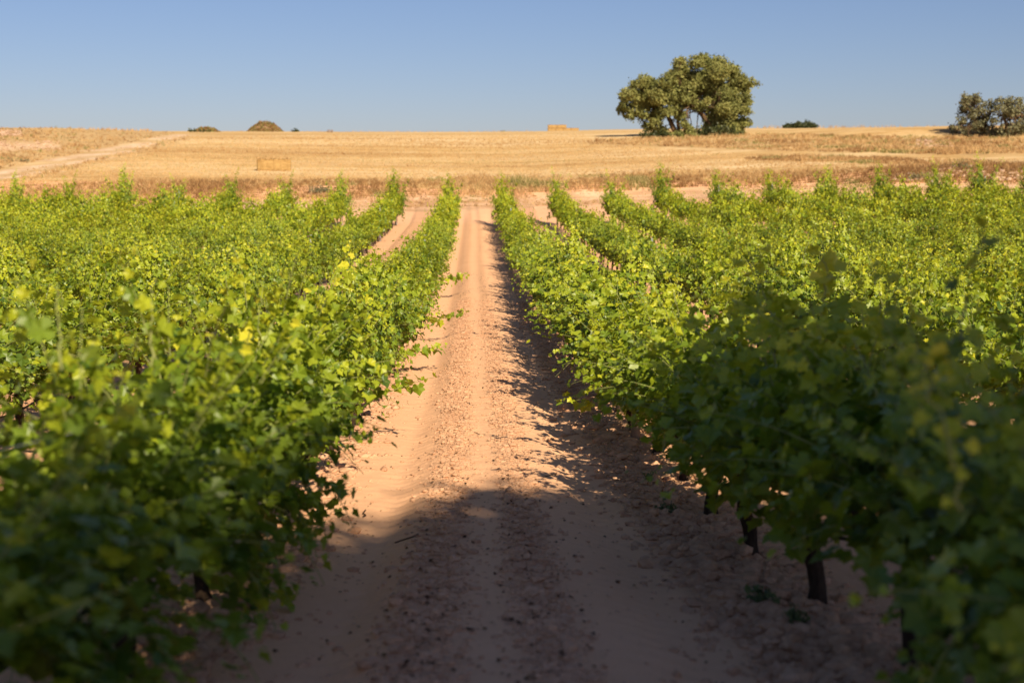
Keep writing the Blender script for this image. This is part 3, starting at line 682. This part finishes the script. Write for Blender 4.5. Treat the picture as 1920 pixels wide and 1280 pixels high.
# low undergrowth beneath it
def shrub(px, py, D, wpx, hpx, label, mat, leaf=.2, per=150, name='shrub', n=9, tint=.5, foot=True):
    if D < 160:
        q = ground_at(px, py, 60, 400); D = q[1] if q else D
    b = P(px, py, D); k = D/FPX; rt = empty(name, (b[0], D, float(g0(b[0], D)))); mb = MB(); dz = max(0, b[2]-float(g0(b[0], D)))
    bl = []
    for q in range(n):
        u = R.uniform(-1, 1); hh = (1-u*u)**.6
        r = hpx*k*R.uniform(.32, .5); bl.append((u*wpx*k*.5*.86, R.uniform(-.3, .3)*wpx*k, dz+max(r*.3, (hh*hpx*k-r)*R.uniform(0, 1) if q % 2 else r*.5), r))
    crown(mb, bl, leaf, per, tint); mb.build('crown', mat, rt)
    tb = MB()
    for x, y, z, r in bl[:5]: limb(tb, (0, 0, -.2), (x*.85, y*.85, max(.1, z*.6)), .05, .02)
    tb.build('stem', M['oak_bark'], rt); tag(rt, label, 'bush')
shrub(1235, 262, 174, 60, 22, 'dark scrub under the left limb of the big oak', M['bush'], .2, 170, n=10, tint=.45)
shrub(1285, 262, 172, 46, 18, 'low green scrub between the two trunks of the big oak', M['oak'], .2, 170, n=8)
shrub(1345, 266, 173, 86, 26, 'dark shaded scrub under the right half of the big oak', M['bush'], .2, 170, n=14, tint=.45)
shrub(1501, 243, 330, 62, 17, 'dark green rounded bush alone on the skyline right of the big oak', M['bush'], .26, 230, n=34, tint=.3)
shrub(553, 249, 380, 15, 8, 'tiny dark bush on the skyline beside the earth mound', M['bush'], .35, 90, n=6, tint=.4)
shrub(618, 250, 380, 9, 10, 'small dry brown weed standing on the skyline', M['grass'], .25, 60, n=3, tint=.3)
shrub(376, 247, 300, 46, 9, 'low dark bush topping the skyline above the dirt track', M['bush'], .3, 80, n=10, tint=.5)
shrub(602, 362, 90, 34, 22, 'grey-green shrub growing on the grassy bank behind the left rows', M['grey_oak'], .07, 700, n=9, tint=.45)
shrub(30, 303, 112, 60, 9, 'grey-green shrub on the weedy slope beside the dirt track', M['grey_oak'], .09, 500, n=8, tint=.45)
shrub(1800, 318, 100, 62, 18, 'olive shrub on the rocky bank at the right', M['grey_oak'], .08, 500, n=12, tint=.6)
shrub(1720, 338, 94, 40, 18, 'pale olive shrub at the foot of the rocky bank', M['grey_oak'], .08, 500, n=8, tint=.7)
# the smaller grey holm oaks at the right edge
def pts_tree(lst, dep=1.8):
    o = []
    for x, y, r in lst:
        for q in range(4): o.append((x+random.uniform(-7, 7), y+random.uniform(-6, 6), r*random.uniform(.42, .8), random.uniform(-dep, dep)))
    return o
oak(1845, 262, 152, pts_tree([(1800, 245, 8), (1805, 232, 10), (1812, 215, 12), (1810, 190, 9), (1822, 187, 9), (1815, 196, 11), (1830, 190, 9), (1800, 196, 6), (1825, 212, 12), (1838, 228, 13), (1840, 245, 11), (1792, 240, 8), (1795, 225, 8), (1806, 205, 10), (1800, 185, 6), (1818, 186, 8), (1826, 235, 12), (1850, 215, 12), (1852, 232, 12), (1810, 255, 7), (1845, 200, 9), (1858, 250, 12), (1822, 240, 7)]),
    [[(1848, 264, 0, .22), (1838, 240, 0, .18), (1822, 215, 0, .12), (1815, 200, 0, .07)], [(1850, 264, .3, .2), (1852, 240, 0, .15), (1835, 220, 0, .08)]],
    M['grey_oak'], .17, 430, 'smaller grey-green holm oak with ragged crown, left of the pair at the right edge')
oak(1900, 264, 149, pts_tree([(1862, 205, 11), (1875, 200, 14), (1872, 190, 11), (1896, 189, 11), (1890, 198, 13), (1885, 215, 15), (1905, 212, 14), (1918, 205, 12), (1925, 222, 14), (1900, 232, 14), (1915, 240, 13), (1890, 250, 12), (1905, 258, 11), (1935, 240, 14), (1862, 232, 9), (1875, 240, 9), (1880, 258, 9)]),
    [[(1898, 266, 0, .25), (1888, 242, 0, .2), (1880, 220, 0, .13), (1876, 205, 0, .07)], [(1902, 266, .4, .22), (1908, 240, 0, .16), (1915, 215, 0, .1)]],
    M['grey_oak'], .17, 430, 'grey-green holm oak cut by the right edge of the photo')

# tree standing behind and beside the camera, whose shade lies over the near path
zt = float(g0(7.0, -9.7)); rt = empty('shade_tree', (7.05, -10.8, zt)); cr = MB(); bl = []
for q in range(130):
    a = R.uniform(0, 6.28); r = math.sqrt(R.random()); yb = 3.8*r*math.sin(a); bl.append((1.25*r*math.cos(a)-.62*float(sst(-yb, -.4, 1.6))+.55*float(sst(yb, .6, 3.0)), yb, 11.6+1.1*R.uniform(-1, 1)*math.sqrt(max(0, 1-r*r))+R.uniform(-.2, .2), R.uniform(.7, 1.05)))
crown(cr, bl, .17, 400); cr.build('crown', M['oak'], rt)
tb = MB(); limb(tb, (0, 0, -.3), (0, 0, 8.8), .38, .26, .01)
for q in range(12): limb(tb, (0, 0, R.uniform(7.2, 8.8)), bl[q*5][:3], .13, .03)
tb.build('trunk', M['oak_bark'], rt); tag(rt, 'big shade tree beside the camera that darkens the near end of the path', 'tree')

# ------------------------------------------------------------------ straw bales
def bale(x, y, z, lx, ly, lz, label, group=None, rz=0):
    rt = empty('straw_bale', (x, y, z), rz); mb = MB(); nx, ny, nz = 22, 10, 8
    def face(o, u, v, nu, nv):
        A, B = np.meshgrid(np.linspace(0, 1, nu), np.linspace(0, 1, nv)); V = np.array(o)+A[..., None]*np.array(u)+B[..., None]*np.array(v)
        V = V.reshape(-1, 3); i = np.arange(nv-1)[:, None]*nu; j = np.arange(nu-1)[None]
        return V, np.stack([i+j, i+j+1, i+nu+j+1, i+nu+j], -1).reshape(-1, 4)
    for o, u, v, nu, nv in (((-lx/2, -ly/2, 0), (lx, 0, 0), (0, 0, lz), nx, nz), ((lx/2, ly/2, 0), (-lx, 0, 0), (0, 0, lz), nx, nz), ((lx/2, -ly/2, 0), (0, ly, 0), (0, 0, lz), ny, nz),
                            ((-lx/2, ly/2, 0), (0, -ly, 0), (0, 0, lz), ny, nz), ((-lx/2, -ly/2, lz), (lx, 0, 0), (0, ly, 0), nx, ny)):
        V, F = face(o, u, v, nu, nv)
        # soften the corners and pinch slightly between the strings
        c = np.array([0, 0, lz/2]); h = np.array([lx/2, ly/2, lz/2]); q = (V-c)/h; e = np.sort(np.abs(q), 1)[:, 1]
        V = c+(V-c)*(1-.05*np.clip((e-.8)/.2, 0, 1)[:, None])+(q*.02*np.sin(V[:, :1]/lx*6*math.pi*2))*.6
        V = V+.03*np.stack([vnoise(V[:, 0]*6+a, V[:, 2]*6+V[:, 1]*5, 40+a) for a in range(3)], -1)
        mb.add(V, F, .5)
    mb.build('straw', M['straw'], rt)
    for k in range(5):
        xx = -lx*.4+k*lx*.2; tw = MB(); p = [(xx, -ly/2-.012, 0.02), (xx, -ly/2-.012, lz*.97), (xx, -ly/2+.03, lz+.012), (xx, ly/2-.03, lz+.012), (xx, ly/2+.012, lz*.97), (xx, ly/2+.012, .02)]
        tube(tw, p, .008, 4); tw.build('twine', M['twine'], rt)
    # loose wisps of straw round the edges
    ws = MB(); n = 260; f = R.choice([-1, 1], n); pos = np.stack([R.uniform(-lx/2, lx/2, n), -ly/2+R.normal(0, .02, n), np.where(R.random(n) < .5, lz, 0)+R.normal(0, .04, n)], -1)
    leaves(ws, pos, unit(R.normal(0, 1, (n, 3))), unit(R.normal(0, 1, (n, 3))), R.uniform(.04, .12, n), np.clip(R.normal(.65, .1, n), 0, 1), True); ws.build('loose_straw', M['grass'], rt)
    return tag(rt, label, 'straw bale', group)
b = P(514, 320, 109); bale(b[0], 109, float(g0(b[0], 109))-.03, 2.55, 1.2, .92, 'large rectangular straw bale lying alone in the stubble field', None, .12)
k = 395/FPX
for i in range(4):
    b = P(1027+14.5*(i+.5), 247, 395); zb = P(1050, 246.5, 395)[2]
    bale(b[0], 395, zb, 2.14, 1.3, .86, ['straw bale at the left end of the bottom layer of the skyline stack', 'bottom layer straw bale second from left in the skyline stack', 'bottom layer straw bale third from left in the skyline stack', 'low straw bale at the right end of the skyline stack'][i], 'straw bales stacked on the skyline')
for i in range(2):
    b = P(1027+17.4*(i+.5), 247, 395); bale(b[0], 395, zb+.87, 2.54, 1.3, .86, ['upper left straw bale on top of the skyline stack', 'upper right straw bale on top of the skyline stack'][i], 'straw bales stacked on the skyline')

# ------------------------------------------------------------------ earth mound and rocks
def mound(px, py, D, wpx, hpx, label, bushy):
    b = P(px, py, D); k = D/FPX; W, H = wpx*k/2, hpx*k; z0 = b[2]-.6; rt = empty('earth_mound', (b[0], D, z0)); mb = MB()
    n = 40; u, v = np.meshgrid(np.linspace(-1.25, 1.25, n), np.linspace(-1.25, 1.25, n)); r = np.sqrt(u*u+v*v)
    r1 = np.hypot((u-.18)/.78, v); r2 = np.hypot((u+.55)/.5, v/.6)
    prof = lambda a: np.cos(np.clip(a, 0, 1)*math.pi/2)**1.0
    z = (H+.6)*np.maximum(prof(r1), .42*prof(r2))*(1+.5*vnoise(u*4, v*4, 90))+.4*vnoise(u*7, v*7, 91)*(r < 1)-.8*np.clip(r-.95, 0, 1)
    i = np.arange(n-1)[:, None]*n; j = np.arange(n-1)[None]
    mb.add(np.stack([u*W, v*W*.8, z], -1), np.stack([i+j, i+j+1, i+n+j+1, i+n+j], -1).reshape(-1, 4), .5, 0, True); mb.build('soil_heap', M['earth'], rt)
    gr = MB(); m = bushy; q = R.uniform(0, 6.28, m); rr = np.sqrt(R.random(m))*.95; uu, vv = rr*np.cos(q)*.74+.2, rr*np.sin(q)
    zz = (H+.6)*np.cos(np.clip(np.hypot((uu-.18)/.78, vv), 0, 1)*math.pi/2)**1.0*(1+.5*vnoise(uu*4, vv*4, 90))
    pos = np.stack([uu*W, vv*W*.8, zz*(1+.12*R.random(m))+R.uniform(0, .3, m)], -1)
    leaves(gr, pos, unit(R.normal(0, .4, (m, 3))+[0, 0, 1]), unit(R.normal(0, 1, (m, 3))*[1, 1, .2]), R.uniform(.15, .4, m), np.where(R.random(m) < .35, .92, np.clip(R.normal(.18, .13, m), 0, .6)), True)
    gr.build('weeds', M['grass'], rt); tag(rt, label, 'mound')
mound(488, 249, 388, 98, 15, 'tall earth mound overgrown with dry weeds on the skyline', 2600)
mound(378, 251, 310, 90, 7, 'low weedy earth mound on the skyline where the dirt track ends', 1500)
mound(940, 250, 392, 30, 2, 'faint low heap on the skyline left of the bale stack', 50)
def rocks(name, spots, n, s0, s1, label):
    mb = MB(); X = []; Y = []
    for k in range(n):
        a, b_, c, d = spots[k % len(spots)]; q = ground_at(R.uniform(a, c), R.uniform(b_, d), 60, 400)
        if q: X.append(q[0]); Y.append(q[1])
    X, Y = np.array(X), np.array(Y); S = R.uniform(s0, s1, len(X))*R.uniform(.5, 1, len(X)); stones(mb, X, Y, g(X, Y)+S*.2, S)
    tag(mb.build(name, M['rock']), label, 'rocks', kind='stuff')
rocks('bank_rocks', [(1740, 316, 1860, 334), (1760, 312, 1820, 324), (1860, 318, 1930, 340), (1650, 330, 1740, 342)], 520, .05, .26, 'pale broken rocks spilling down the right hand bank')
rocks('terrace_rocks', [(1718, 262, 1785, 276), (1718, 262, 1750, 270)], 150, .08, .26, 'pale rocks exposed in the terrace left of the grey oaks')
rocks('slope_stones', [(0, 265, 110, 283), (0, 244, 40, 256)], 380, .05, .22, 'pale stones on the bare patch of the left slope')
rocks('track_stones', [(560, 366, 960, 384), (1050, 355, 1300, 376), (560, 372, 1300, 392), (0, 380, 500, 392)], 900, .02, .085, 'small pale stones on the track behind the vines')
